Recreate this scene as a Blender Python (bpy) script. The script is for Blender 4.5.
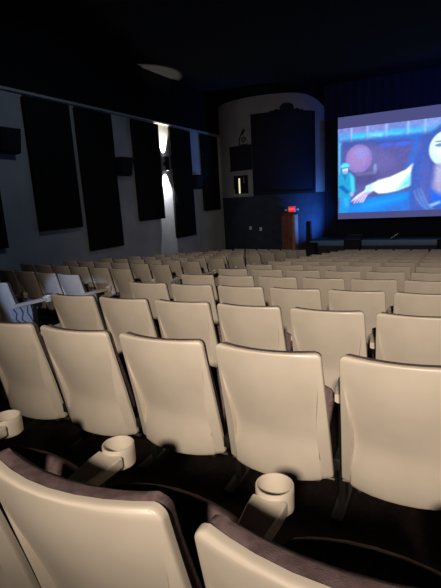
import bpy, bmesh, math, random
import numpy as np
from mathutils import Vector, Matrix

# ------------------------------------------------------------------ reset
for o in list(bpy.data.objects):
    bpy.data.objects.remove(o, do_unlink=True)
S = bpy.context.scene
C = S.collection
R = math.radians
OZ = 1.5                                   # camera height; floor of the first rows is near z = 0
random.seed(7)

# ------------------------------------------------------------------ camera
yaw, pit, rol, fpx = R(27.05), R(11.98), R(-3.31), 443.0
F = Vector((-math.sin(yaw)*math.cos(pit), math.cos(yaw)*math.cos(pit), -math.sin(pit)))
Rt = Vector((math.cos(yaw), math.sin(yaw), 0.0))
U = Rt.cross(F)
R2 = Rt*math.cos(rol) + U*math.sin(rol)
U2 = U*math.cos(rol) - Rt*math.sin(rol)
cd = bpy.data.cameras.new('camera')
cam = bpy.data.objects.new('camera', cd); C.objects.link(cam)
M = Matrix((R2, U2, -F)).transposed().to_4x4()
M.translation = Vector((0, 0, OZ))
cam.matrix_world = M
cd.sensor_fit = 'VERTICAL'; cd.sensor_height = 24.0
cd.lens = fpx/588.0*24.0
cd.clip_start = 0.02; cd.clip_end = 100
S.camera = cam

# ------------------------------------------------------------------ view, world, lights
vs = S.view_settings
vs.view_transform = 'Standard'; vs.look = 'None'; vs.gamma = 1.0; vs.use_curve_mapping = False
vs.exposure = 0.0
w = bpy.data.worlds.new('dark'); S.world = w; w.use_nodes = True
w.node_tree.nodes['Background'].inputs[0].default_value = (0.45, 0.55, 0.8, 1)
w.node_tree.nodes['Background'].inputs[1].default_value = 0.012


def spot(name, loc, aim, energy, color, cone, blend=0.3, size=0.1, parent=None):
    l = bpy.data.lights.new(name, 'SPOT')
    l.energy = energy; l.color = color; l.spot_size = R(cone); l.spot_blend = blend; l.shadow_soft_size = size
    o = bpy.data.objects.new(name, l); C.objects.link(o)
    loc = Vector(loc); aim = Vector(aim)
    o.location = loc
    o.rotation_euler = (aim-loc).to_track_quat('-Z', 'Y').to_euler()
    return o


# warm house light of the rear wall, behind and above the camera
spot('house_light', (0.65, -2.55, OZ+1.66), (-1.4, 5.1, OZ-0.33), 1850, (1.0, 0.865, 0.735), 57, 0.95, 0.12)
# dim fill added under the ceiling, no lamp seen, to brighten the left wall
spot('added_ceiling_fill', (-4.6, 7.5, OZ+4.25), (-7.2, 8.6, OZ-1.0), 85, (0.66, 0.82, 1.0), 150, 0.8, 0.15)
# cool light from the lobby side reaching the left aisle
spot('lobby_light', (-0.6, -3.6, OZ+1.6), (-4.5, 3.95, OZ-1.1), 1900, (0.36, 0.53, 1.0), 6.2, 0.5, 0.05)
# up and down beams of the wall sconce
SX, SY, SZ = -8.87, 13.80, OZ+1.36
spot('sconce_up_light', (SX, SY, SZ+0.27), (SX-1.15, SY, SZ+4), 350, (1.0, 0.93, 0.72), 62, 0.25, 0.02)
spot('sconce_down_light', (SX, SY, SZ-0.27), (SX-1.00, SY, SZ-4), 600, (0.92, 0.93, 0.95), 72, 0.4, 0.02)
# blue stage wash on the rounded wall
spot('stage_wash', (-3.66, 18.05, OZ-1.50), (-5.0, 18.4, OZ-0.75), 480, (0.05, 0.26, 1.0), 104, 1.0, 0.1)
spot('added_blue_fill', (1.8, 15.0, OZ+2.6), (-1.2, 19.4, OZ+2.3), 500, (0.04, 0.14, 1.0), 84, 1.0, 0.2)  # added lamp without a fixture, tints curtain, ceiling and stage front blue

# ------------------------------------------------------------------ materials


def srgb(r, g, b):
    f = lambda c: (c/255/12.92) if c/255 <= 0.04045 else ((c/255+0.055)/1.055)**2.4
    return (f(r), f(g), f(b), 1.0)


def mat(name, c1, c2=None, scale=8.0, rough=0.6, bump=0.0, bscale=60.0, metal=0.0, spec=0.5, coat=0.0, detail=4.0):
    m = bpy.data.materials.new(name); m.use_nodes = True
    n = m.node_tree.nodes; L = m.node_tree.links
    p = n['Principled BSDF']
    p.inputs['Roughness'].default_value = rough
    p.inputs['Metallic'].default_value = metal
    p.inputs['Specular IOR Level'].default_value = spec
    p.inputs['Coat Weight'].default_value = coat
    c2 = c2 or tuple(x*0.85 for x in c1[:3])
    tc = n.new('ShaderNodeTexCoord')
    nz = n.new('ShaderNodeTexNoise'); nz.inputs['Scale'].default_value = scale; nz.inputs['Detail'].default_value = detail
    L.new(tc.outputs['Object'], nz.inputs['Vector'])
    rp = n.new('ShaderNodeValToRGB')
    rp.color_ramp.elements[0].position = 0.35; rp.color_ramp.elements[1].position = 0.65
    rp.color_ramp.elements[0].color = (*c2[:3], 1); rp.color_ramp.elements[1].color = (*c1[:3], 1)
    L.new(nz.outputs['Fac'], rp.inputs['Fac']); L.new(rp.outputs['Color'], p.inputs['Base Color'])
    if bump:
        nb = n.new('ShaderNodeTexNoise'); nb.inputs['Scale'].default_value = bscale; nb.inputs['Detail'].default_value = 3
        L.new(tc.outputs['Object'], nb.inputs['Vector'])
        b = n.new('ShaderNodeBump'); b.inputs['Strength'].default_value = bump; b.inputs['Distance'].default_value = 0.01
        L.new(nb.outputs['Fac'], b.inputs['Height']); L.new(b.outputs['Normal'], p.inputs['Normal'])
    return m


def glow(name, col, strength):
    m = bpy.data.materials.new(name); m.use_nodes = True
    n = m.node_tree.nodes; L = m.node_tree.links
    n.remove(n['Principled BSDF'])
    e = n.new('ShaderNodeEmission'); e.inputs[0].default_value = col; e.inputs[1].default_value = strength
    L.new(e.outputs[0], n['Material Output'].inputs[0])
    return m


CREAM = mat('cream_plastic', (0.60, 0.52, 0.42), (0.55, 0.475, 0.38), scale=5, rough=0.36, bump=0.012, bscale=120, detail=6)
FABRIC = mat('mauve_fabric', (0.16, 0.108, 0.106), (0.105, 0.070, 0.070), scale=45, rough=0.95, bump=0.25, bscale=420, spec=0.1)
DARKPAN = mat('brown_pan_plastic', (0.035, 0.027, 0.022), rough=0.5)
DARKMETAL = mat('dark_iron', (0.03, 0.028, 0.026), rough=0.5, metal=0.6)
STEEL = mat('worn_steel', (0.35, 0.28, 0.2), (0.2, 0.15, 0.1), scale=40, rough=0.4, metal=0.9)
PANELGREY = mat('pale_end_panel', (0.48, 0.49, 0.5), (0.4, 0.41, 0.42), rough=0.45)
RELIEF = mat('dark_relief', (0.06, 0.06, 0.07), rough=0.5)
CARPET = mat('dark_carpet', (0.018, 0.013, 0.012), (0.010, 0.008, 0.008), scale=30, rough=1.0, bump=0.5, bscale=200, spec=0.05)
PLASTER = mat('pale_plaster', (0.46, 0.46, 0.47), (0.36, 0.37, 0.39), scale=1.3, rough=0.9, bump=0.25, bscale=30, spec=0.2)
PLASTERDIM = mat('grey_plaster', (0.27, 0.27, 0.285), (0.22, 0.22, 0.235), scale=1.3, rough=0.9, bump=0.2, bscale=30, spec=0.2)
BLACKPAINT = mat('black_paint', (0.012, 0.012, 0.014), rough=0.95, spec=0.08)
CEIL = mat('black_ceiling', (0.03, 0.03, 0.033), rough=1.0, spec=0.05)
ACOUSTIC = mat('black_acoustic_cloth', (0.015, 0.0145, 0.0145), rough=1.0, spec=0.03, scale=60)
SPEAKER = mat('speaker_black', (0.010, 0.010, 0.011), rough=0.7, spec=0.15)
GRILLE = mat('speaker_grille', (0.014, 0.014, 0.015), rough=0.6, spec=0.2, bump=0.6, bscale=300)
WAINSCOT = mat('navy_wainscot', (0.032, 0.040, 0.065), (0.024, 0.03, 0.05), scale=3, rough=0.8, spec=0.15)
RAIL = mat('pale_rail', (0.4, 0.39, 0.37), rough=0.6)
CURTAIN = mat('dark_navy_cloth', (0.016, 0.018, 0.032), rough=1.0, spec=0.03, scale=20)
DOORWOOD = mat('red_brown_wood', (0.20, 0.055, 0.04), (0.13, 0.035, 0.028), scale=6, rough=0.6)
JAMB = mat('lit_side_red_wood', (0.42, 0.20, 0.15), (0.34, 0.15, 0.11), scale=6, rough=0.55)  # lightened red wood: light on the box's right side put into the colour
STAGE = mat('stage_black', (0.02, 0.022, 0.028), rough=0.7)
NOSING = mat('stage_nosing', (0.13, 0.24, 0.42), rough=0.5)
WHITE = mat('white_plastic', (0.75, 0.75, 0.72), rough=0.4)
LAMPGLASS = glow('sconce_lens', (1.0, 0.95, 0.85, 1), 6.0)
STRIPGLOW = glow('light_strip', (1.0, 0.88, 0.55, 1), 0.9)
REDGLOW = glow('exit_red', srgb(235, 30, 45), 1.0)
PINKGLOW = glow('exit_letter', srgb(255, 150, 150), 1.0)
LAMPHEAD = mat('lamp_head_glass', (0.6, 0.75, 0.75), rough=0.2)

# ------------------------------------------------------------------ mesh helpers


def link(name, me, m=None, parent=None):
    o = bpy.data.objects.new(name, me); C.objects.link(o)
    if m is not None and not me.materials:
        me.materials.append(m)
    if parent:
        o.parent = parent
    return o


def mesh(name, V, Fc, smooth=None):
    me = bpy.data.meshes.new(name); me.from_pydata([tuple(v) for v in V], [], Fc); me.validate()
    bm = bmesh.new(); bm.from_mesh(me); bmesh.ops.recalc_face_normals(bm, faces=bm.faces); bm.to_mesh(me); bm.free()
    if smooth:
        me.shade_smooth(); me.set_sharp_from_angle(angle=R(smooth))
    return me


def bm_mesh(name, bm, smooth=None):
    me = bpy.data.meshes.new(name)
    bmesh.ops.recalc_face_normals(bm, faces=bm.faces)
    bm.to_mesh(me); bm.free()
    if smooth:
        me.shade_smooth(); me.set_sharp_from_angle(angle=R(smooth))
    return me


def add_box(bm, x0, x1, y0, y1, z0, z1, bevel=0.0):
    r = bmesh.ops.create_cube(bm, size=1.0)
    vs_ = r['verts']
    for v in vs_:
        v.co = Vector(((x0+x1)/2+v.co.x*(x1-x0), (y0+y1)/2+v.co.y*(y1-y0), (z0+z1)/2+v.co.z*(z1-z0)))
    if bevel:
        es = list({e for v in vs_ for e in v.link_edges})
        bmesh.ops.bevel(bm, geom=es, offset=bevel, segments=2, affect='EDGES', profile=0.5)


def box(name, x0, x1, y0, y1, z0, z1, m, parent=None, bevel=0.0):
    bm = bmesh.new(); add_box(bm, x0, x1, y0, y1, z0, z1, bevel)
    return link(name, bm_mesh(name, bm, 40 if bevel else None), m, parent)


def add_cyl(bm, p0, p1, r0, r1=None, seg=16, caps=True):
    p0 = Vector(p0); p1 = Vector(p1); d = p1-p0
    r = bmesh.ops.create_cone(bm, cap_ends=caps, segments=seg, radius1=r0, radius2=r0 if r1 is None else r1, depth=d.length)
    Mx = Matrix.Translation((p0+p1)/2) @ d.to_track_quat('Z', 'Y').to_matrix().to_4x4()
    bmesh.ops.transform(bm, matrix=Mx, verts=r['verts'])


def cyl(name, p0, p1, r0, m, parent=None, r1=None, seg=16):
    bm = bmesh.new(); add_cyl(bm, p0, p1, r0, r1, seg)
    return link(name, bm_mesh(name, bm, 40), m, parent)


def tag(o, label=None, cat=None, group=None, kind=None):
    if label: o['label'] = label
    if cat: o['category'] = cat
    if group: o['group'] = group
    if kind: o['kind'] = kind
    return o


def empty(name, loc, rz=0.0):
    o = bpy.data.objects.new(name, None); C.objects.link(o)
    o.location = loc; o.rotation_euler = (0, 0, rz); o.empty_display_size = 0.1
    return o


def copy_tree(o, parent=None):
    c = o.copy(); C.objects.link(c)
    if parent: c.parent = parent
    for ch in o.children:
        copy_tree(ch, c)
    return c


def zfloor(Y):                               # sloping auditorium floor
    return OZ - 1.515 - 0.0937*(Y-1.70)


# ------------------------------------------------------------------ room shell
SL = -0.0937
Y0, Y1 = -6.0, 20.2
X0, X1 = -9.3, 6.5
fl = mesh('floor', [(X0, Y0, zfloor(Y0)), (X1, Y0, zfloor(Y0)), (X1, Y1, zfloor(Y1)), (X0, Y1, zfloor(Y1)),
                    (X0, Y0, zfloor(Y0)-.2), (X1, Y0, zfloor(Y0)-.2), (X1, Y1, zfloor(Y1)-.2), (X0, Y1, zfloor(Y1)-.2)],
          [(0, 1, 2, 3), (4, 7, 6, 5), (0, 4, 5, 1), (1, 5, 6, 2), (2, 6, 7, 3), (3, 7, 4, 0)])
tag(link('floor', fl, CARPET), kind='structure')
ZC = OZ+4.34
tag(box('ceiling', X0, X1, Y0, Y1, ZC, ZC+0.2, CEIL), kind='structure')
ZR = OZ+2.72                                 # picture rail of the left wall
tag(box('wall_left', -9.3, -9.0, Y0, 19.2, zfloor(19.2)-0.1, ZR, PLASTER), kind='structure')
tag(box('wall_left_upper', -9.3, -9.0, Y0, 19.2, ZR, ZC, BLACKPAINT), kind='structure')
tag(box('trim_1', -9.0, -8.93, Y0, 18.6, ZR-0.03, ZR+0.035, RAIL, bevel=0.008), kind='structure')
tag(box('wall_back', -9.3, 6.5, 19.75, 20.2, zfloor(20), ZC, BLACKPAINT), kind='structure')

# rounded wall beside the stage: half ellipse in plan
EX, EY, EA, EB = -7.06, 19.6, 2.42, 2.0


def ell(th, off=0.0):
    t = R(th)
    return EX+(EA+off)*math.cos(t), EY-(EB+off)*math.sin(t)


def curved(name, th0, th1, n, zlo, zhi, o0, o1, m, zfun=None, parent=None):
    V, Fc = [], []
    for i in range(n+1):
        th = th0+(th1-th0)*i/n
        zt = zfun(th) if zfun else zhi
        for off, z in ((o1, zlo), (o1, zt), (o0, zt), (o0, zlo)):
            x, y = ell(th, off); V.append((x, y, z))
    for i in range(n):
        a, b = i*4, i*4+4
        for k in range(4):
            k2 = (k+1) % 4
            Fc.append((a+k, a+k2, b+k2, b+k))
    Fc.append((0, 1, 2, 3)); Fc.append((n*4+3, n*4+2, n*4+1, n*4))
    return link(name, mesh(name, V, Fc, 30), m, parent)


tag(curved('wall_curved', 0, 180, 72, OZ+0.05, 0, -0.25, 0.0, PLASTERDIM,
           zfun=lambda th: OZ+3.95-0.42*abs(math.cos(R(th)))**9), kind='structure')
tag(curved('wall_curved_lower', 0, 180, 72, zfloor(19.6)-0.2, OZ+0.05, -0.25, 0.0, WAINSCOT), kind='structure')
tag(curved('trim_2', 0, 180, 72, OZ+0.02, OZ+0.07, -0.05, 0.025, WAINSCOT), kind='structure')
tag(curved('wall_curved_upper', 0, 180, 48, OZ+3.44, ZC, -0.5, -0.25, BLACKPAINT), kind='structure')

# ------------------------------------------------------------------ theatre seat


def smst(t):
    t = max(0.0, min(1.0, t)); return t*t*(3-2*t)


ZTOP, HGT, BOW = 0.87, 0.645, 0.046


def hw(v): return 0.2385+0.018*v


def uin(v):
    if v < 0.66: return 0.965-0.175*smst(v/0.66)
    return 0.79+0.05*(v-0.66)/0.34


def seat_back_y(u, v, wing=True):
    """straight side strips, centre panel dished between them and kicked out below"""
    y = 0.135*v - BOW*(1-u*u)*(1-0.3*v)
    d = 0.030*smst((v-0.10)/0.56) - 0.056*smst((v-0.64)/0.36)*(1-0.5*abs(u)**3)
    if wing:
        d *= 1-smst((abs(u)-uin(v))/STEP)
        y += 0.010*smst(v/0.66)*max(0.0, abs(u)-uin(v))/(1-uin(v)+1e-6)
    else:
        d = 0.032*smst((v-0.10)/0.56)
    return y+d


STEP = 0.03


def corner(x, dz_top, dz_bot, h, r=0.020, rb=0.010):
    lim = h
    if dz_top < r: lim = h-r+math.sqrt(max(0, r*r-(r-dz_top)**2))
    if dz_bot < rb: lim = min(lim, h-rb+math.sqrt(max(0, rb*rb-(rb-dz_bot)**2)))
    return x*lim/h


def make_back_shell():
    vrow = [0, .003, .008, .016, .024, .032, .05, .09, .15, .22, .30, .38, .45, .51, .56, .60, .64, .68, .72, .77, .83, .89, .94, .97, .985, 1.0]
    V, Fc = [], []
    nc = 0
    for v in vrow:
        ui = uin(v)
        inner = [ui*s for s in (-1, -.85, -.6, -.3, 0, .3, .6, .85, 1)]
        us = [-1, -(1+ui+STEP)/2, -min(ui+STEP, .995)] + inner + [min(ui+STEP, .995), (1+ui+STEP)/2, 1]
        nc = len(us)
        for u in us:
            zb = ZTOP-HGT-0.012*(1-u*u)
            zt = ZTOP
            z = zt-v*(zt-zb)
            x = corner(u*hw(v), v*HGT, (1-v)*HGT, hw(v))
            V.append((x, seat_back_y(u, v), z))
    nr = len(vrow)
    for r in range(nr-1):
        for c in range(nc-1):
            Fc.append((r*nc+c, r*nc+c+1, (r+1)*nc+c+1, (r+1)*nc+c))
    # rolled rim
    loop = [c for c in range(nc)] + [r*nc+nc-1 for r in range(1, nr)] + [(nr-1)*nc+c for c in range(nc-2, -1, -1)] + [r*nc for r in range(nr-2, 0, -1)]
    prev = loop
    n = len(loop)
    for off, dy in ((0.0022, 0.0010), (0.0042, 0.0035), (0.0052, 0.008), (0.0055, 0.014), (0.0055, 0.022), (0.001, 0.023), (0.0, 0.012)):
        cur = []
        for i in range(n):
            a = Vector(V[loop[i-1]]); b = Vector(V[loop[(i+1) % n]]); p = Vector(V[loop[i]])
            t = Vector((b.x-a.x, 0, b.z-a.z)).normalized()
            nrm = Vector((t.z, 0, -t.x))
            if nrm.dot(Vector((p.x, 0, p.z-0.55))) < 0: nrm = -nrm
            q = p+nrm*off; q.y += dy
            cur.append(len(V)); V.append(tuple(q))
        for i in range(n):
            j = (i+1) % n
            Fc.append((prev[i], prev[j], cur[j], cur[i]))
        prev = cur
    me = mesh('back_shell', V, Fc, 50)
    sh = me.attributes.get('sharp_edge') or me.attributes.new('sharp_edge', 'BOOLEAN', 'EDGE')
    for e in me.edges:                                       # crisp fold between panel and side facet
        a, b = sorted(e.vertices)
        if b < nr*nc and b-a == nc and a % nc in (2, 3, nc-4, nc-3) and vrow[a//nc] > 0.2:
            sh.data[e.index].value = True
    return me


def make_back_cushion():
    us = [-1, -.96, -.9, -.8, -.6, -.3, 0, .3, .6, .8, .9, .96, 1]
    vr = [0, .012, .03, .06, .12, .22, .35, .5, .65, .8, .9, .96, 1.0]
    V, Fc = [], []
    nc, nr = len(us), len(vr)
    zt0, zb0 = ZTOP+0.003, 0.33

    def pt(u, v, f):
        h = 0.2365
        z = zt0-v*(zt0-zb0)
        vv = max(0, (ZTOP-z)/HGT)
        x = corner(u*h, v*0.545, (1-v)*0.545, h, 0.028, 0.04)
        base = seat_back_y(u, vv, False) + 0.017
        e = min(1, (1-abs(u))/0.2); g = min(1, min(v, 1-v)/0.1)
        puff = (1-(1-e)**3)*(1-(1-g)**3)
        return (x, base + (0.036+0.030*puff if f else 0.0), z + (0.0 if not f else 0.004*puff))
    for f in (0, 1):
        for v in vr:
            for u in us:
                V.append(pt(u, v, f))
    N = nc*nr
    for f in (0, 1):
        for r in range(nr-1):
            for c in range(nc-1):
                a = f*N+r*nc+c
                Fc.append((a, a+1, a+nc+1, a+nc))
    loop = [c for c in range(nc)] + [r*nc+nc-1 for r in range(1, nr)] + [(nr-1)*nc+c for c in range(nc-2, -1, -1)] + [r*nc for r in range(nr-2, 0, -1)]
    for i in range(len(loop)):
        a, b = loop[i], loop[(i+1) % len(loop)]
        Fc.append((a, b, b+N, a+N))
    return mesh('back_cushion', V, Fc, 60)


def slab(name, w0, w1, L, th, r, puff, crown, Mx):
    """rounded slab: local x width, local t along length (0 hinge .. L front), thickness n"""
    us = [-1, -.97, -.9, -.75, -.4, 0, .4, .75, .9, .97, 1]
    ts = [0, .02, .06, .15, .35, .6, .8, .92, .97, 1]
    V, Fc = [], []
    nc, nr = len(us), len(ts)
    for f in (0, 1):
        for t in ts:
            h = w0+(w1-w0)*t
            for u in us:
                x = corner(u*h, t*L, (1-t)*L, h, 0.03, r)
                e = min(1, (1-abs(u))/0.25); g = min(1, min(t, 1-t)/0.2)
                p = (1-(1-e)**2)*(1-(1-g)**2)
                V.append(Mx @ Vector((x, (t*L)+crown*(1-u*u)*t, (th*0.62+puff*p) if f else -th*0.38*p)))
    N = nc*nr
    for f in (0, 1):
        for a_ in range(nr-1):
            for c in range(nc-1):
                a = f*N+a_*nc+c
                Fc.append((a, a+1, a+nc+1, a+nc))
    loop = [c for c in range(nc)] + [q*nc+nc-1 for q in range(1, nr)] + [(nr-1)*nc+c for c in range(nc-2, -1, -1)] + [q*nc for q in range(nr-2, 0, -1)]
    for i in range(len(loop)):
        a, b = loop[i], loop[(i+1) % len(loop)]
        Fc.append((a, b, b+N, a+N))
    return mesh(name, V, Fc, 55)


def make_armrest(sx, full=False):
    """tapering cream arm, local centre at x = sx"""
    secs = [(0.21, 0.026), (0.23, 0.031), (0.31, 0.040), (0.40, 0.049), (0.448, 0.050)]
    if full: secs = [(0.035, 0.024), (0.05, 0.028)]+secs[1:]
    V, Fc = [], []
    for y, h in secs:
        for x, z in ((-h, 0.575), (-h, 0.606), (-h+0.004, 0.611), (h-0.004, 0.611), (h, 0.606), (h, 0.575), (h-0.012, 0.568), (-h+0.012, 0.568)):
            V.append((sx+x, y, z))
    for i in range(len(secs)-1):
        for k in range(8):
            Fc.append((i*8+k, i*8+(k+1) % 8, i*8+8+(k+1) % 8, i*8+8+k))
    Fc.append(tuple(range(8))); n = (len(secs)-1)*8
    Fc.append(tuple(range(n+7, n-1, -1)))
    return mesh('armrest', V, Fc, 35)


def make_cup(sx):
    """open cup ring at the front end of the arm"""
    prof = [(0.050, 0.553), (0.0535, 0.556), (0.054, 0.60), (0.054, 0.622), (0.0525, 0.625), (0.049, 0.625), (0.0475, 0.621), (0.046, 0.556), (0.050, 0.553)]
    n = 28
    V, Fc = [], []
    for i in range(n):
        a = 2*math.pi*i/n
        for r, z in prof:
            V.append((sx+r*math.cos(a), 0.492+r*math.sin(a), z))
    m = len(prof)
    for i in range(n):
        j = (i+1) % n
        for k in range(m-1):
            Fc.append((i*m+k, j*m+k, j*m+k+1, i*m+k+1))
    me = mesh('cup_holder', V, Fc, 40)
    bm = bmesh.new(); bm.from_mesh(me); bmesh.ops.remove_doubles(bm, verts=bm.verts, dist=1e-5)
    bmesh.ops.recalc_face_normals(bm, faces=bm.faces); bm.to_mesh(me); bm.free()
    me.shade_smooth(); me.set_sharp_from_angle(angle=R(40))
    return me


def make_pedestal(sx):
    bm = bmesh.new()
    add_box(bm, sx-0.018, sx+0.018, 0.25, 0.32, 0.02, 0.56, 0.006)      # upright
    add_box(bm, sx-0.014, sx+0.014, 0.24, 0.40, 0.52, 0.57, 0.006)     # arm carrier
    add_box(bm, sx-0.016, sx+0.016, 0.13, 0.30, 0.27, 0.33, 0.006)      # hinge carrier
    add_box(bm, sx-0.03, sx+0.03, 0.12, 0.42, -0.06, 0.025, 0.006)      # foot
    return bm_mesh('pedestal', bm, 40)


def make_bracket():
    bm = bmesh.new()
    add_box(bm, -0.20, -0.165, 0.14, 0.19, 0.19, 0.215, 0.004)
    add_cyl(bm, (-0.18, 0.15, 0.196), (-0.18, 0.15, 0.180), 0.011, seg=10)
    add_box(bm, -0.192, -0.173, 0.168, 0.188, 0.205, 0.26, 0.003)
    add_box(bm, 0.165, 0.20, 0.14, 0.19, 0.19, 0.215, 0.004)
    add_box(bm, 0.173, 0.192, 0.168, 0.188, 0.205, 0.26, 0.003)
    add_cyl(bm, (-0.262, 0.175, 0.202), (0.262, 0.175, 0.202), 0.009, seg=8)
    return bm_mesh('hinge_bracket', bm, 40)


def make_end_panel(sx, side):
    """cast aisle panel under the arm; outer face at sx + side * thickness"""
    out = [(-0.02, 0.570), (0.38, 0.570), (0.33, 0.52), (0.30, 0.42), (0.315, 0.30), (0.34, 0.16), (0.33, -0.04), (0.02, -0.03), (0.05, 0.16), (0.03, 0.34), (-0.01, 0.46)]
    x0, x1 = sx-0.012, sx+0.012
    V = [(x0, y, z) for y, z in out]+[(x1, y, z) for y, z in out]
    n = len(out)
    Fc = [tuple(range(n)), tuple(range(2*n-1, n-1, -1))]+[(i, (i+1) % n, n+(i+1) % n, n+i) for i in range(n)]
    return mesh('end_panel', V, Fc)


def make_relief(sx, side, which):
    x = sx+side*0.014
    lines = [[(0.02, 0.56), (0.05, 0.50), (0.035, 0.44), (0.08, 0.38), (0.10, 0.28), (0.085, 0.18), (0.09, 0.05)],
             [(0.10, 0.57), (0.13, 0.50), (0.11, 0.42), (0.16, 0.36), (0.19, 0.25), (0.17, 0.12), (0.18, 0.02)],
             [(0.20, 0.56), (0.19, 0.48), (0.22, 0.42), (0.25, 0.34), (0.24, 0.28), (0.27, 0.22)],
             [(0.27, 0.55), (0.25, 0.50), (0.27, 0.45)]]
    bm = bmesh.new()
    for ln in lines[which:which+1]:
        # smooth the polyline
        pts = []
        for i in range(len(ln)-1):
            p0 = Vector(ln[max(i-1, 0)]); p1 = Vector(ln[i]); p2 = Vector(ln[i+1]); p3 = Vector(ln[min(i+2, len(ln)-1)])
            for k in range(4):
                t = k/4
                pts.append(0.5*((2*p1)+(p2-p0)*t+(2*p0-5*p1+4*p2-p3)*t*t+(3*p1-p0-3*p2+p3)*t**3))
        pts.append(Vector(ln[-1]))
        for i in range(len(pts)-1):
            add_cyl(bm, (x, pts[i].x, pts[i].y), (x, pts[i+1].x, pts[i+1].y), 0.0065, seg=6)
    return bm_mesh('scroll_relief', bm, 60)


ME_SHELL = make_back_shell()
ME_BCUSH = make_back_cushion()
Mseat = Matrix.Translation((0, 0.225, 0.262)) @ Matrix.Rotation(R(58), 4, 'X') @ Matrix.Rotation(R(0), 4, 'Z')
# local: y = along the cushion, z = towards the back rest
ME_SCUSH = slab('seat_cushion', 0.205, 0.222, 0.350, 0.080, 0.06, 0.022, 0.02, Mseat)
Mpan = Matrix.Translation((0, 0.262, 0.240)) @ Matrix.Rotation(R(58), 4, 'X')
ME_PAN = slab('seat_pan', 0.19, 0.20, 0.30, 0.03, 0.06, -0.01, 0.015, Mpan)
PITCH = 0.56
ME_ARM_L = make_armrest(-PITCH/2); ME_ARM_R = make_armrest(PITCH/2, True)
ME_CUP_L = make_cup(-PITCH/2); ME_CUP_R = make_cup(PITCH/2)
ME_PED_L = make_pedestal(-PITCH/2); ME_PED_R = make_pedestal(PITCH/2)
ME_BRK = make_bracket()
ME_END_L = make_end_panel(-PITCH/2, -1); ME_END_R = make_end_panel(PITCH/2, 1)
ME_REL_L = [make_relief(-PITCH/2, -1, i) for i in range(4)]; ME_REL_R = [make_relief(PITCH/2, 1, i) for i in range(4)]


def base_seat():
    t = empty('theatre_seat', (0, 0, 0))
    link('back_shell', ME_SHELL, CREAM, t)
    link('back_cushion', ME_BCUSH, FABRIC, t)
    link('seat_cushion', ME_SCUSH, FABRIC, t)
    link('seat_pan', ME_PAN, DARKPAN, t)
    link('armrest', ME_ARM_L, CREAM, t)
    link('cup_holder', ME_CUP_L, CREAM, t)
    link('pedestal', ME_PED_L, DARKMETAL, t)
    link('hinge_bracket', ME_BRK, STEEL, t)
    return t


ORD = ['', 'first', 'second', 'third', 'fourth', 'fifth', 'sixth', 'seventh', 'eighth', 'ninth', 'tenth', 'eleventh', 'twelfth',
       'thirteenth', 'fourteenth', 'fifteenth', 'sixteenth']
proto = base_seat()
used = [False]


def place_seat(x, y, z, rz, label, group, end=0, last=False):
    if used[0]:
        t = copy_tree(proto)
    else:
        t = proto
    t.location = (x, y, z); t.rotation_euler = (0, 0, rz)
    tag(t, label, 'seat', group)
    if last:
        link('armrest', ME_ARM_R, CREAM, t); link('cup_holder', ME_CUP_R, CREAM, t); link('pedestal', ME_PED_R, DARKMETAL, t)
    if end:
        e = link('end_panel', ME_END_R if end > 0 else ME_END_L, PANELGREY, t)
        for q in (ME_REL_R if end > 0 else ME_REL_L):
            link('scroll_relief', q, RELIEF, e)
    return t


# seats of the centre block; columns run in straight files
CG = 'centre block seats'
row_labels = {
    (0, 3): 'dim shadowed seat back cut off by the bottom left corner, nearest row',
    (0, 4): 'large cream seat back filling the bottom left foreground, mauve padding along its top',
    (0, 5): 'cream seat back at the bottom right edge, only its padded top showing',
    (0, 6): 'nearest row seat just past the bottom right corner',
    (1, 1): 'second row seat back at left edge with a pale stripe down it',
    (1, 2): 'second row cream seat back, second in view from the left edge',
    (1, 3): 'second row cream seat back right of the left foreground cup holder',
    (1, 4): 'second row cream seat back right behind the cup holder at bottom centre',
    (1, 5): 'large second row cream seat back cut by the right edge',
}
first = True
NROW = 15
for r in range(NROW):
    Y = 0.556 if r == 0 else 1.70+1.11*(r-1)
    cols = range(3, 7) if r == 0 else (range(1, 8) if r == 1 else range(0, 8))
    cl = list(cols)
    for c in cl:
        x = -3.15+0.56*c+0.2385
        lab = row_labels.get((r, c))
        if not lab:
            if r == 1:
                lab = 'second row cream seat beyond the right edge, %s file from the left aisle' % ORD[c+1]
            else:
                lab = 'cream seat in the %s centre row from the camera, %s from the left aisle' % (ORD[r+1], ORD[c+1])
        jr = random.uniform(-0.4, 0.4)
        if (r, c) == (0, 5): Y = 0.540
        t = place_seat(x, Y+random.uniform(-0.006, 0.006), zfloor(Y), R(jr), lab, CG,
                       end=-1 if c == 0 else 0, last=(c == cl[-1]))
        used[0] = True

# left block, turned towards the screen
LG = 'left block seats'
AL = R(-7.5)
for n in range(12):
    Ye = 3.37+1.13*n                         # shell corner at the aisle end
    zr = zfloor(Ye)
    pitch = 0.522
    for k in range(6):
        if n == 0 and k > 2: continue
        d = 0.2385+0.012+pitch*k
        x = -4.47-d*math.cos(AL); y = Ye-d*math.sin(AL)
        t = place_seat(x, y, zr, AL, 'cream seat in the %s left block row, %s from the aisle by its right end' % (ORD[n+1], ORD[k+1]), LG,
                       end=1 if k == 0 else 0, last=(k == 0)).scale = (0.93, 1, 1)

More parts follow.
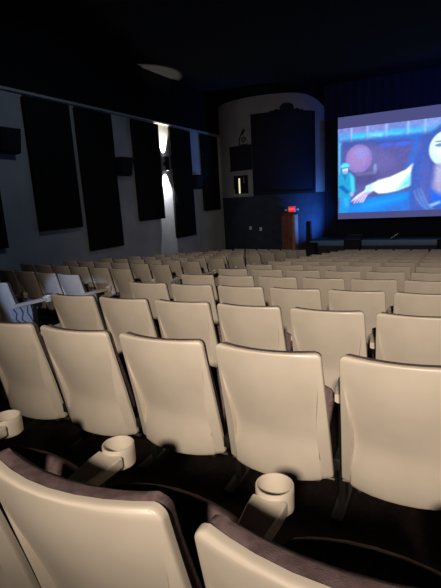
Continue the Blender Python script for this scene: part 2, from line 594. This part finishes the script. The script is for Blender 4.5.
# ------------------------------------------------------------------ left wall fittings
pan = [(5.40, 6.92, -0.80, 'black acoustic panel cut off at the left edge of the photo'),
       (7.90, 9.35, -0.51, 'black acoustic panel leftmost of the close pair, its bottom higher'),
       (9.55, 11.02, -1.21, 'black acoustic panel, right one of the close pair, hanging low'),
       (11.97, 13.46, -0.53, 'black acoustic panel just left of the lit wall sconce'),
       (14.15, 15.61, -1.31, 'black acoustic panel just right of the lit wall sconce'),
       (16.46, 17.92, -0.41, 'black acoustic panel nearest the rounded corner wall')]
for y0, y1, zb, lab in pan:
    t = empty('acoustic_panel', (-8.94, (y0+y1)/2, OZ+zb))
    h = 2.64-zb; hw_ = (y1-y0)/2
    box('cloth_face', 0.0, 0.055, -hw_, hw_, 0, h, ACOUSTIC, t, bevel=0.012)
    bm = bmesh.new()
    add_box(bm, -0.03, 0.0, -hw_+0.02, hw_-0.02, 0.02, 0.06); add_box(bm, -0.03, 0.0, -hw_+0.02, hw_-0.02, h-0.06, h-0.02)
    add_box(bm, -0.03, 0.0, -hw_+0.02, -hw_+0.06, 0.06, h-0.06); add_box(bm, -0.03, 0.0, hw_-0.06, hw_-0.02, 0.06, h-0.06)
    link('batten', bm_mesh('batten', bm), BLACKPAINT, t)
    tag(t, lab, 'wall panel', 'acoustic panels on the left wall')

spk = [(7.28, 1.56, 'black surround loudspeaker high on the left wall at the left edge'),
       (11.35, 1.16, 'black surround loudspeaker in the wide gap left of the sconce'),
       (15.90, 0.74, 'black surround loudspeaker between the last two wall panels')]
for y, z, lab in spk:
    t = empty('surround_speaker', (-9.0, y, OZ+z)); t.scale = (1, 0.9, 1)
    V = [(0.06, -.30, -.27), (0.06, .30, -.27), (0.06, .30, .27), (0.06, -.30, .27),
         (0.20, -.30, -.25), (0.20, .30, -.25), (0.30, .30, .27), (0.30, -.30, .27)]
    Fc = [(0, 1, 2, 3), (4, 7, 6, 5), (0, 4, 5, 1), (1, 5, 6, 2), (2, 6, 7, 3), (3, 7, 4, 0)]
    link('cabinet', mesh('cabinet', V, Fc), SPEAKER, t)
    V = [(0.204, -.27, -.22), (0.204, .27, -.22), (0.293, .27, .24), (0.293, -.27, .24),
         (0.219, -.27, -.22), (0.219, .27, -.22), (0.308, .27, .24), (0.308, -.27, .24)]
    link('grille', mesh('grille', V, Fc), GRILLE, t)
    box('mounting_bracket', 0.001, 0.06, -.06, .06, -.15, .15, DARKMETAL, t)
    tag(t, lab, 'loudspeaker', 'surround loudspeakers on the left wall')

t = empty('wall_sconce', (-9.0, SY, SZ))
bm = bmesh.new()
add_cyl(bm, (SX+9, 0, -0.10), (SX+9, 0, 0.10), 0.075, seg=20)
add_cyl(bm, (SX+9, 0, 0.10), (SX+9, 0, 0.24), 0.075, seg=20, caps=False)
add_cyl(bm, (SX+9, 0, -0.24), (SX+9, 0, -0.10), 0.075, seg=20, caps=False)
link('housing', bm_mesh('housing', bm, 40), SPEAKER, t)
box('wall_mount', 0, SX+9-0.06, -0.05, 0.05, -0.06, 0.06, SPEAKER, t)
cyl('lens', (SX+9, 0, -0.235), (SX+9, 0, -0.215), 0.068, LAMPGLASS, t, seg=20)
cyl('lens', (SX+9, 0, 0.205), (SX+9, 0, 0.222), 0.068, LAMPGLASS, t, seg=20)
tag(t, 'black up and down wall sconce throwing beams onto the pale wall', 'wall lamp')

# ------------------------------------------------------------------ rounded wall fittings
# tall dark organ grille with a carved crest
t = empty('organ_grille', (*ell(60), OZ+0.08))
loc = Vector(t.location)


def curved_local(name, th0, th1, n, zlo, zhi, o0, o1, m, parent, zfun=None):
    o = curved(name, th0, th1, n, zlo, zhi, o0, o1, m, zfun)
    o.data.transform(Matrix.Translation(-loc)); o.parent = parent
    return o


def crest(th):
    s = abs(th-57.5)/16.5
    b = OZ+3.27
    if s < 0.42: return b+0.05+0.26*math.sqrt(max(0, 1-(s/0.46)**2))
    if s < 1.0: return b+0.03+0.09*abs(math.sin((s-0.42)/0.58*math.pi*1.5))*(1.3-s)
    return b


curved_local('cloth_panel', 29.5, 89.5, 30, OZ+0.16, OZ+3.2, 0.02, 0.06, CURTAIN, t)
curved_local('side_moulding', 27, 29.6, 3, OZ+0.08, OZ+3.27, 0.01, 0.10, CURTAIN, t)
curved_local('side_moulding', 89.4, 91.8, 3, OZ+0.08, OZ+3.27, 0.01, 0.10, CURTAIN, t)
curved_local('bottom_moulding', 27, 91.8, 30, OZ+0.08, OZ+0.17, 0.01, 0.10, CURTAIN, t)
curved_local('top_moulding', 27, 91.8, 30, OZ+3.15, OZ+3.27, 0.01, 0.10, CURTAIN, t)
curved_local('carved_crest', 41, 74, 66, OZ+3.25, 0, 0.01, 0.08, CURTAIN, t, zfun=crest)
tag(t, 'tall dark cloth organ grille with carved crest on the rounded wall', 'grille')

t = empty('dark_wall_panel', (*ell(106), OZ+1.18)); loc = Vector(t.location)
curved_local('panel_face', 92.8, 119.5, 14, OZ+1.20, OZ+2.10, 0.012, 0.05, CURTAIN, t)
bm = bmesh.new()
curved_local('panel_frame', 92.0, 120.4, 14, OZ+2.10, OZ+2.15, 0.005, 0.06, CURTAIN, t)
curved_local('panel_frame', 92.0, 120.4, 14, OZ+1.15, OZ+1.20, 0.005, 0.06, CURTAIN, t)
bm.free()
tag(t, 'small square dark panel left of the organ grille', 'wall panel')

# scrolled dark ornament above the square panel
t = empty('scroll_ornament', (*ell(102), OZ+2.16))
ax, ay = ell(102)
tx, ty = ell(101)[0]-ell(103)[0], ell(101)[1]-ell(103)[1]
tl = math.hypot(tx, ty); tx /= tl; ty /= tl
t.rotation_euler = (0, 0, math.atan2(ty, tx))


def wire(name, pts, r, m, parent):
    bm = bmesh.new()
    for i in range(len(pts)-1):
        add_cyl(bm, pts[i], pts[i+1], r, seg=8)
    return link(name, bm_mesh(name, bm, 60), m, parent)


wire('stem', [(-0.16+0.02*i*0.2, -0.05, 0.0+0.06*i) for i in range(5)] + [(-0.10, -0.05, 0.33), (-0.02, -0.05, 0.45), (0.05, -0.05, 0.55)], 0.02, CURTAIN, t)
wire('scroll', [(0.06+0.13*(1-k/22)*math.cos(k*0.42), -0.05, 0.17+0.13*(1-k/22)*math.sin(k*0.42)) for k in range(20)], 0.022, CURTAIN, t)
bm = bmesh.new(); bmesh.ops.create_icosphere(bm, subdivisions=2, radius=1)
bmesh.ops.transform(bm, matrix=Matrix.Translation((0.04, -0.05, 0.50)) @ Matrix.Rotation(R(40), 4, 'Y') @ Matrix.Diagonal((0.06, 0.03, 0.15, 1)), verts=bm.verts)
link('leaf', bm_mesh('leaf', bm, 60), CURTAIN, t)
box('back_rail', -0.18, 0.22, -0.035, 0.03, -0.0, 0.03, CURTAIN, t)
tag(t, 'dark scrolled ornament on the rounded wall above the square panel', 'ornament')

# booth window; a glowing strip is added for the light in its opening
t = empty('lit_niche_window', (*ell(106.8), OZ+0.16)); loc = Vector(t.location)
curved_local('window_back', 99.2, 114.3, 8, OZ+0.20, OZ+0.90, 0.004, 0.012, BLACKPAINT, t)
for a0, a1 in ((98.2, 99.4), (114.1, 115.3)):
    curved_local('jamb', a0, a1, 2, OZ+0.16, OZ+0.94, 0.0, 0.05, BLACKPAINT, t)
curved_local('sill', 97.5, 116, 8, OZ+0.14, OZ+0.19, 0.0, 0.07, RAIL, t)
curved_local('head', 98.2, 115.3, 8, OZ+0.90, OZ+0.95, 0.0, 0.05, BLACKPAINT, t)
bx, by = ell(108.1, 0.035)
o = cyl('light_strip', (bx, by, OZ+0.22), (bx, by, OZ+0.84), 0.032, STRIPGLOW, None, seg=12); o.data.transform(Matrix.Translation(-loc)); o.parent = t
bx, by = ell(102.5, 0.03)
o = cyl('side_tube', (bx, by, OZ+0.62), (bx, by, OZ+0.86), 0.012, RAIL, None, seg=10); o.data.transform(Matrix.Translation(-loc)); o.parent = t
bx, by = ell(114.7, 0.05)
o = cyl('side_tube', (bx, by, OZ+0.2), (bx, by, OZ+0.42), 0.012, RAIL, None, seg=10); o.data.transform(Matrix.Translation(-loc)); o.parent = t
tag(t, 'small dark framed window holding a bright vertical strip of light', 'window')

# wall plates
for th, z, lab, m in ((97.6, -1.25, 'small white wall plate on the dark wainscot, leftmost', WHITE), (86.4, -1.30, 'small white wall plate on the wainscot, middle one', WHITE),
                      (75.0, -1.46, 'dim grey wall plate nearest the red door box', SPEAKER)):
    x, y = ell(th, 0.0)
    x2, y2 = ell(th, 1.0); rz = math.atan2(y2-y, x2-x)
    t = empty('wall_plate', (x, y, OZ+z)); t.rotation_euler = (0, 0, rz)
    box('plate', -0.003, 0.012, -0.055, 0.055, -0.07, 0.07, m, t, bevel=0.004)
    box('switch', 0.012, 0.02, -0.012, 0.012, -0.02, 0.02, RAIL, t)
    tag(t, lab, 'wall plate', 'plates on the wainscot')

# red brown door box with the exit sign on top
zb = zfloor(17.8)-0.02
DZ = OZ-0.69
t = empty('door_1', (-5.67, 17.62, zb)); t['kind'] = 'structure'; loc = Vector((-5.76, 17.62, zb))


def sub(name, x0, x1, y0, y1, z0, z1, m, parent, bevel=0.0):
    return box(name, x0-loc.x, x1-loc.x, y0-loc.y, y1-loc.y, z0-loc.z, z1-loc.z, m, parent, bevel)


sub('door_leaf', -6.00, -5.62, 17.64, 17.69, zb+0.01, DZ-0.08, DOORWOOD, t)
lf = t.children[0]
sub('door_frame', -6.08, -5.99, 17.60, 17.75, zb, DZ, DOORWOOD, t, 0.01)
sub('door_frame', -5.63, -5.53, 17.60, 18.20, zb, DZ, JAMB, t, 0.01)
sub('door_head', -6.08, -5.53, 17.60, 18.10, DZ-0.08, DZ+0.02, DOORWOOD, t, 0.01)
sub('door_panel', -5.94, -5.68, 17.625, 17.645, zb+0.25, zb+1.15, DOORWOOD, lf, 0.008)
sub('door_panel', -5.94, -5.68, 17.625, 17.645, zb+1.3, DZ-0.25, DOORWOOD, lf, 0.008)
o = cyl('door_handle', (-5.66, 17.60, zb+1.05), (-5.66, 17.64, zb+1.05), 0.03, STEEL, None); o.data.transform(Matrix.Translation(-loc)); o.parent = lf

t = empty('exit_sign', (-5.58, 17.74, DZ+0.02)); t.rotation_euler = (0, 0, R(22))
box('sign_housing', -0.15, 0.15, -0.04, 0.04, 0.02, 0.25, WHITE, t, bevel=0.01)
box('sign_face', -0.13, 0.13, -0.05, -0.041, 0.035, 0.235, REDGLOW, t)
box('mounting_stem', -0.03, 0.03, -0.03, 0.03, 0.0, 0.02, DARKMETAL, t)
cu = bpy.data.curves.new('exit_letters', 'FONT'); cu.body = 'EXIT'; cu.size = 0.115; cu.align_x = 'CENTER'; cu.align_y = 'CENTER'; cu.extrude = 0.003
tmp = bpy.data.objects.new('tmp', cu); C.objects.link(tmp)
dg = bpy.context.evaluated_depsgraph_get()
me = bpy.data.meshes.new_from_object(tmp.evaluated_get(dg)); bpy.data.objects.remove(tmp, do_unlink=True)
me.transform(Matrix.Translation((0, -0.053, 0.135)) @ Matrix.Rotation(R(90), 4, 'X'))
me.materials.clear()
link('exit_letters', me, PINKGLOW, t)
for s in (-1, 1):
    bm = bmesh.new(); add_cyl(bm, (s*0.24, 0.03, 0.13), (s*0.24, -0.05, 0.11), 0.035, 0.05, seg=14)
    add_cyl(bm, (s*0.17, 0, 0.10), (s*0.24, 0, 0.12), 0.012, seg=8)
    lh = link('emergency_lamp', bm_mesh('emergency_lamp', bm, 40), WHITE, t)
    cyl('lamp_lens', (s*0.24, -0.05, 0.11), (s*0.24, -0.056, 0.109), 0.046, LAMPHEAD, lh, seg=14)
tag(t, 'red lit exit sign with two emergency lamps on top of the red door box', 'exit sign')

# ------------------------------------------------------------------ stage
zs = OZ-1.80
tag(box('stage_deck', -4.75, 6.4, 17.42, 19.74, zs-0.10, zs, STAGE), kind='structure')
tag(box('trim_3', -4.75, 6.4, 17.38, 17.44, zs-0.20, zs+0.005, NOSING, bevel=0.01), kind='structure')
tag(box('stage_front', -4.72, 6.4, 17.46, 17.60, zfloor(17.5)-0.05, zs-0.10, STAGE), kind='structure')
tag(box('stage_rear', -4.6, 6.4, 17.60, 19.74, zfloor(19.7), zs-0.10, STAGE), kind='structure')

# black masking cloth behind and around the screen, folds modelled
V, Fc = [], []
n = 220
for i in range(n+1):
    x = -4.62+11.0*i/n
    y = 19.45+0.022*math.sin(i*0.9)+0.012*math.sin(i*2.3)
    V += [(x, y, zs+0.01), (x, y, ZC-0.02), (x, y+0.02, ZC-0.02), (x, y+0.02, zs+0.01)]
for i in range(n):
    a, b = 4*i, 4*i+4
    for k in range(4):
        Fc.append((a+k, a+(k+1) % 4, b+(k+1) % 4, b+k))
Fc += [(0, 1, 2, 3), (4*n+3, 4*n+2, 4*n+1, 4*n)]
tag(link('masking_curtain', mesh('masking_curtain', V, Fc, 60), CURTAIN), 'black masking curtain hanging around the cinema screen', 'curtain')


def wedge(name, x, y, z, w_, d, h, label, front_grille=True, rz=0):
    t = empty(name, (x, y, z)); t.rotation_euler = (0, 0, rz)
    box('cabinet', -w_/2, w_/2, -d/2, d/2, 0.03, h, SPEAKER, t, bevel=0.015)
    box('grille', -w_/2+0.04, w_/2-0.04, -d/2-0.012, -d/2+0.005, 0.08, h-0.05, GRILLE, t)
    for sx in (-1, 1):
        box('handle', sx*w_/2-0.006, sx*w_/2+0.006, -0.06, 0.06, h*0.6, h*0.7, DARKMETAL, t)
        box('foot', sx*(w_/2-0.06)-0.03, sx*(w_/2-0.06)+0.03, -d/2+0.03, d/2-0.03, 0.0, 0.03, DARKMETAL, t)
    return tag(t, label, 'loudspeaker')


wedge('subwoofer', -4.66, 17.08, zfloor(17.08), 0.50, 0.42, OZ-1.85-zfloor(17.08), 'black loudspeaker cabinet on the floor at left front corner of stage')
wedge('stage_monitor', -3.08, 17.66, zs, 0.60, 0.40, 0.20, 'low black loudspeaker on the stage edge below the screen')
box('x', 0, 1, 0, 1, 0, 1, SPEAKER); bpy.data.objects.remove(bpy.data.objects['x'], do_unlink=True)
wedge('floor_subwoofer', -3.04, 17.10, zfloor(17.1), 0.58, 0.40, OZ-1.72-zfloor(17.1), 'tall black loudspeaker in front of the stage under the screen')
wedge('column_speaker', -4.86, 17.66, zfloor(17.66), 0.18, 0.22, OZ-1.04-zfloor(17.66), 'slim black column loudspeaker right of the red door box')
wedge('corner_subwoofer', 0.02, 17.10, zfloor(17.1), 0.40, 0.40, OZ-1.75-zfloor(17.1), 'black loudspeaker in front of the stage at right edge')

t = empty('microphone_stand', (-1.66, 17.75, zs))
cyl('base', (0, 0, 0), (0, 0, 0.025), 0.10, SPEAKER, t, seg=20)
cyl('boom', (-0.10, 0, 0.03), (0.14, 0, 0.20), 0.014, WHITE, t, seg=10)
cyl('microphone', (0.14, 0, 0.20), (0.18, 0, 0.23), 0.026, SPEAKER, t, seg=12, r1=0.03)
tag(t, 'short pale slanted microphone stick on the stage edge', 'microphone')

t = empty('stage_light', (-3.75, 18.30, zs))
cyl('lamp_can', (0.14, 0.0, 0.12), (0.05, 0.0, 0.17), 0.07, SPEAKER, t, seg=16)
box('yoke', -0.05, 0.05, -0.1, 0.1, 0.0, 0.07, SPEAKER, t)
tag(t, 'small black stage lamp on deck washing the rounded wall blue', 'stage lamp')

# ------------------------------------------------------------------ the screen
YS = 18.55
XL, XR = -3.885, 4.05
ZT, ZB = OZ+2.868, OZ-1.045
ZPT, ZPB = OZ+2.44, OZ-0.80
t = empty('cinema_screen', (0, YS, zs))
loc = Vector(t.location)
BAR = glow('letterbox_glow', srgb(78, 80, 132), 1.0)


def scr(name, x0, x1, y0, y1, z0, z1, m, bevel=0.0):
    return box(name, x0-loc.x, x1-loc.x, y0-loc.y, y1-loc.y, z0-loc.z, z1-loc.z, m, t, bevel)


scr('letterbox_bar', XL, XR, YS, YS+0.02, ZPT, ZT, BAR)
scr('letterbox_bar', XL, XR, YS, YS+0.02, ZB, ZPB, BAR)
scr('screen_backing', XL-0.03, XR+0.03, YS+0.025, YS+0.06, ZB-0.03, ZT+0.03, BLACKPAINT)
for x in (-3.2, 0.08, 3.4):
    scr('support_leg', x-0.04, x+0.04, YS+0.06, YS+0.14, zs, ZT-0.3, BLACKPAINT)
NX, NZ = 330, 136
gx = np.linspace(XL, XR, NX+1); gz = np.linspace(ZPB, ZPT, NZ+1)
A, B = np.meshgrid((gx-XL)/3.6, (gz-ZPB)/(ZPT-ZPB))      # A = 1 at the right edge of the photo
VP = np.stack([np.broadcast_to(gx, A.shape)-loc.x, np.full(A.shape, YS-0.002)-loc.y, np.broadcast_to(gz[:, None], A.shape)-loc.z], -1).reshape(-1, 3)
idx = np.arange((NX+1)*(NZ+1)).reshape(NZ+1, NX+1)
Q = np.stack([idx[:-1, :-1], idx[:-1, 1:], idx[1:, 1:], idx[1:, :-1]], -1).reshape(-1, 4)
me = bpy.data.meshes.new('picture'); me.from_pydata(VP.tolist(), [], Q.tolist())
rng = np.random.default_rng(3)


def noise(sx, sy, seed=0):
    g = np.random.default_rng(seed).random((sy+2, sx+2))
    u = np.clip(A/2.21, 0, 0.9999)*sx; v = np.clip(B, 0, 0.9999)*sy
    i = u.astype(int); j = v.astype(int); fu = u-i; fv = v-j
    fu = fu*fu*(3-2*fu); fv = fv*fv*(3-2*fv)
    return (g[j, i]*(1-fu)+g[j, i+1]*fu)*(1-fv)+(g[j+1, i]*(1-fu)+g[j+1, i+1]*fu)*fv


AS = 1.11                                                 # width / height of one unit


def poly(pts, soft=0.012):
    """soft mask of a polygon in (a, b)"""
    p = np.array(pts, float); x = A*AS; y = B
    ins = np.zeros(A.shape, bool); dmin = np.full(A.shape, 9.0)
    n_ = len(p)
    for i in range(n_):
        x0, y0 = p[i][0]*AS, p[i][1]; x1, y1 = p[(i+1) % n_][0]*AS, p[(i+1) % n_][1]
        c = ((y0 > y) != (y1 > y)) & (x < (x1-x0)*(y-y0)/((y1-y0) if y1 != y0 else 1e-9)+x0)
        ins ^= c
        ex, ey = x1-x0, y1-y0
        tt = np.clip(((x-x0)*ex+(y-y0)*ey)/(ex*ex+ey*ey+1e-12), 0, 1)
        dmin = np.minimum(dmin, np.hypot(x-x0-tt*ex, y-y0-tt*ey))
    sd = np.where(ins, dmin, -dmin)
    return np.clip(sd/soft*0.5+0.5, 0, 1)


def disc(a, b, ra, rb, soft=0.15):
    d = np.hypot((A-a)/ra, (B-b)/rb)
    return np.clip((1-d)/soft+0.5, 0, 1)


IMG = np.zeros(A.shape+(3,)); IMG[:] = (78, 80, 148)


def put(mask, col, k=1.0):
    m_ = (mask*k)[..., None]
    IMG[:] = IMG*(1-m_)+np.array(col, float)*m_


n1 = noise(60, 30, 1); n2 = noise(140, 60, 2); n3 = noise(24, 12, 5)
put(n1, (62, 62, 120), 0.6)
put(n3, (92, 90, 165), 0.35)
# overhead structure
put(poly([(-.1, .90), (2.3, .90), (2.3, 1.1), (-.1, 1.1)], .03), (92, 108, 182))
put(poly([(-.1, .90), (2.3, .90), (2.3, 1.1), (-.1, 1.1)], .03)*n1, (120, 145, 215), .7)
put(poly([(.08, .94), (.30, .95), (.30, .99), (.08, .98)], .03), (130, 110, 180), .8)
put(poly([(.36, .94), (.50, .95), (.50, .99), (.36, .985)], .03), (135, 120, 190), .7)
put(poly([(.0, .845), (2.3, .83), (2.3, .915), (.0, .935)], .02), (56, 140, 210))
for a0, a1, c in ((.02, .13, (90, 150, 215)), (.15, .29, (60, 205, 240)), (.325, .47, (130, 225, 250)), (.50, .66, (70, 200, 245)), (.69, .84, (70, 190, 245)), (1.1, 1.3, (70, 190, 240)), (1.4, 1.7, (80, 180, 240))):
    put(poly([(a0, .858), (a1, .85), (a1, .91), (a0, .918)], .03)*(0.55+0.4*n1).clip(0, 1), c)
for a in (.135, .30, .49, .70, .86, 1.2, 1.5):
    put(poly([(a, .84), (a+.018, .84), (a+.018, 1.02), (a, 1.02)], .012), (150, 180, 230), .8)
put(poly([(.84, .86), (1.0, .92), (1.0, .99), (.86, .99)], .04), (130, 165, 225), .6)
# dark ceiling under the pipes
put(poly([(.04, .76), (2.3, .74), (2.3, .84), (.04, .855)], .03), (56, 72, 150), .9)
put(poly([(.40, .82), (.80, .80), (.80, .84), (.40, .85)], .02), (36, 100, 205), .7)
put(disc(.50, .765, .07, .022, .6), (60, 88, 220), .8); put(disc(.66, .76, .08, .025, .6), (56, 92, 220), .8); put(disc(.36, .71, .09, .03, .6), (62, 78, 190), .5)
put(poly([(.71, .50), (.78, .84), (.84, .84), (.78, .50)], .04), (34, 100, 215), .8)
# left edge strip
put(poly([(0, .30), (.03, .30), (.035, .84), (0, .84)], .015), (70, 175, 225), .9)
put(poly([(.035, .36), (.07, .36), (.06, .80), (.03, .80)], .015), (58, 84, 160), .8)
# drum and cylinder
put(poly([(.22, .80), (.52, .70), (.64, .46), (.64, .34), (.22, .44)], .05), (82, 78, 140), .9)
put(poly([(.30, .78), (.55, .66), (.60, .52), (.36, .44)], .06), (92, 90, 154), .7)
put(disc(.222, .635, .138, .165, .12), (124, 108, 178))
put(disc(.215, .645, .105, .125, .35), (146, 118, 180), .8)
put(disc(.25, .70, .07, .06, .8), (132, 132, 210), .7)
put(poly([(.17, .45), (.42, .46), (.40, .35), (.18, .31)], .04), (66, 66, 124), .9)
put(disc(.392, .51, .018, .055, .5), (124, 150, 205), .7)
put(poly([(.20, .46), (.40, .48), (.40, .45), (.20, .44)], .015), (104, 102, 160), .8)
# blue water
put(poly([(.12, -.05), (.12, .08), (.30, .16), (.60, .21), (.90, .24), (.90, -.05)], .02), (20, 112, 212))
put(poly([(.16, .04), (.35, .14), (.72, .19), (.70, .12), (.30, .03)], .04), (26, 142, 240), .8)
put(poly([(.50, -.05), (.52, .06), (.80, .15), (.80, -.05)], .05)*(0.3+n1), (52, 92, 185), .7)
# man in a cap at the left
put(poly([(.01, -.03), (.02, .24), (.15, .24), (.13, .05), (.10, -.02)], .015), (26, 132, 205))
put(poly([(.07, .08), (.11, .08), (.12, .20), (.06, .22)], .02), (34, 168, 226), .8)
put(poly([(0, .20), (0, .45), (.045, .495), (.13, .485), (.18, .41), (.182, .24), (.15, .20), (.05, .18)], .015), (28, 142, 192))
put(poly([(.13, .47), (.17, .43), (.182, .26), (.15, .22), (.135, .34)], .015), (56, 196, 226))
put(poly([(0, .32), (.09, .23), (.13, .25), (.05, .34)], .012), (18, 88, 165))
put(poly([(.05, .48), (.075, .38), (.10, .48)], .01), (22, 104, 170))
put(disc(.078, .520, .032, .045, .25), (196, 200, 226))
put(disc(.080, .485, .03, .022, .4), (110, 150, 200), .8)
put(disc(.15, .225, .022, .03, .5), (150, 160, 205), .9)
put(poly([(.03, .535), (.122, .545), (.12, .575), (.095, .597), (.055, .597), (.03, .57)], .012), (70, 214, 232))
put(poly([(.03, .53), (.122, .54), (.122, .55), (.03, .545)], .008), (30, 120, 180))
# near hand and pale sleeve
put(poly([(.145, .13), (.16, .165), (.22, .22), (.30, .27), (.35, .30), (.37, .24), (.31, .20), (.28, .13), (.25, .115), (.22, .15), (.17, .14)], .010), (172, 164, 212))
for k in range(4):
    put(poly([(.165+.03*k, .115+.003*k), (.18+.03*k, .11+.003*k), (.245+.025*k, .20), (.225+.025*k, .21)], .007), (190, 180, 218), .9)
    put(poly([(.184+.03*k, .113), (.190+.03*k, .113), (.246+.025*k, .19), (.240+.025*k, .195)], .005), (90, 90, 160), .7)
put(poly([(.145, .14), (.20, .20), (.31, .275), (.31, .25), (.20, .17)], .008), (210, 214, 235), .9)
put(poly([(.285, .24), (.30, .31), (.36, .335), (.41, .36), (.545, .395), (.62, .43), (.70, .47), (.76, .53), (.775, .52), (.75, .43), (.755, .29), (.62, .235), (.52, .215), (.43, .215), (.38, .25)], .012), (218, 246, 252))
put(poly([(.43, .24), (.43, .36), (.55, .385), (.66, .43), (.68, .38), (.60, .27)], .03), (250, 255, 252), .9)
put(poly([(.62, .25), (.755, .29), (.755, .42), (.71, .38)], .03), (74, 196, 235), .8)
put(poly([(.285, .24), (.35, .24), (.37, .34), (.31, .31)], .015)*(0.3+.9*n2).clip(0, 1), (120, 200, 230), .7)
# long dark hair, pale face, neck at the right
put(poly([(.745, -.05), (.745, .25), (.76, .49), (.81, .62), (.87, .77), (.94, .86), (1.02, .93), (1.25, .94), (1.45, .85), (1.55, .5), (1.6, -.05)], .02), (54, 76, 160))
hs = 0.5+0.5*np.sin(A*120+n1*9+B*9)
put(poly([(.75, .02), (.77, .50), (.86, .74), (.93, .82), (.89, .4), (.98, -.02)], .05)*hs, (44, 98, 200), .5)
put(poly([(.82, .05), (.85, .5), (.90, .60), (.95, .3), (.96, .1)], .05)*(1-hs*.6), (88, 88, 165), .6)
put(disc(1.075, .665, .165, .195, .10), (190, 222, 240))
put(disc(1.09, .70, .13, .14, .5), (226, 246, 252), .8)
put(disc(1.01, .705, .045, .020, .5), (80, 120, 170), .9); put(disc(1.16, .705, .045, .020, .5), (80, 120, 170), .9)
put(disc(1.01, .745, .05, .010, .5), (70, 100, 150), .8); put(disc(1.16, .745, .05, .010, .5), (70, 100, 150), .8)
put(disc(1.08, .62, .02, .03, .6), (150, 180, 205), .7); put(disc(1.085, .545, .05, .016, .5), (160, 110, 150), .9)
put(poly([(.97, .50), (.945, .22), (.98, .12), (1.25, .12), (1.20, .50)], .03), (134, 130, 182))
put(poly([(.985, .47), (.985, .32), (1.02, .2), (1.06, .48)], .03), (175, 178, 210), .7)
put(poly([(.93, .24), (.96, .08), (1.1, .0), (1.3, .1), (1.2, .24), (1.04, .16)], .03), (24, 88, 215))
for a0, b0 in ((.0, .0), (.03, .02), (.06, .03)):
    put(poly([(.775+a0, .22+b0), (.80+a0, .13+b0), (.85+a0, .05), (.90+a0, .0), (.92+a0, .01), (.87+a0, .06), (.82+a0, .15+b0), (.79+a0, .23+b0)], .008), (110, 180, 235), .3)
put(poly([(.93, .06), (1.03, .10), (1.04, .07), (.95, .03)], .012), (140, 190, 240), .8)
IMG *= (0.96+0.08*n2)[..., None]
IMG = IMG*0.94+10
IMG = np.clip(IMG/255, 0, 1)
LIN = np.where(IMG <= 0.04045, IMG/12.92, ((IMG+0.055)/1.055)**2.4)
ca = me.color_attributes.new('film', 'FLOAT_COLOR', 'POINT')
ca.data.foreach_set('color', np.concatenate([LIN, np.ones(A.shape+(1,))], -1).astype(np.float32).ravel())
FILM = bpy.data.materials.new('film_picture'); FILM.use_nodes = True
nt = FILM.node_tree; nt.nodes.remove(nt.nodes['Principled BSDF'])
at = nt.nodes.new('ShaderNodeVertexColor'); at.layer_name = 'film'
em = nt.nodes.new('ShaderNodeEmission'); em.inputs[1].default_value = 1.5
nt.links.new(at.outputs['Color'], em.inputs[0]); nt.links.new(em.outputs[0], nt.nodes['Material Output'].inputs[0])
link('picture', me, FILM, t)
tag(t, 'bright cinema screen showing a film still between grey letterbox bars', 'screen')
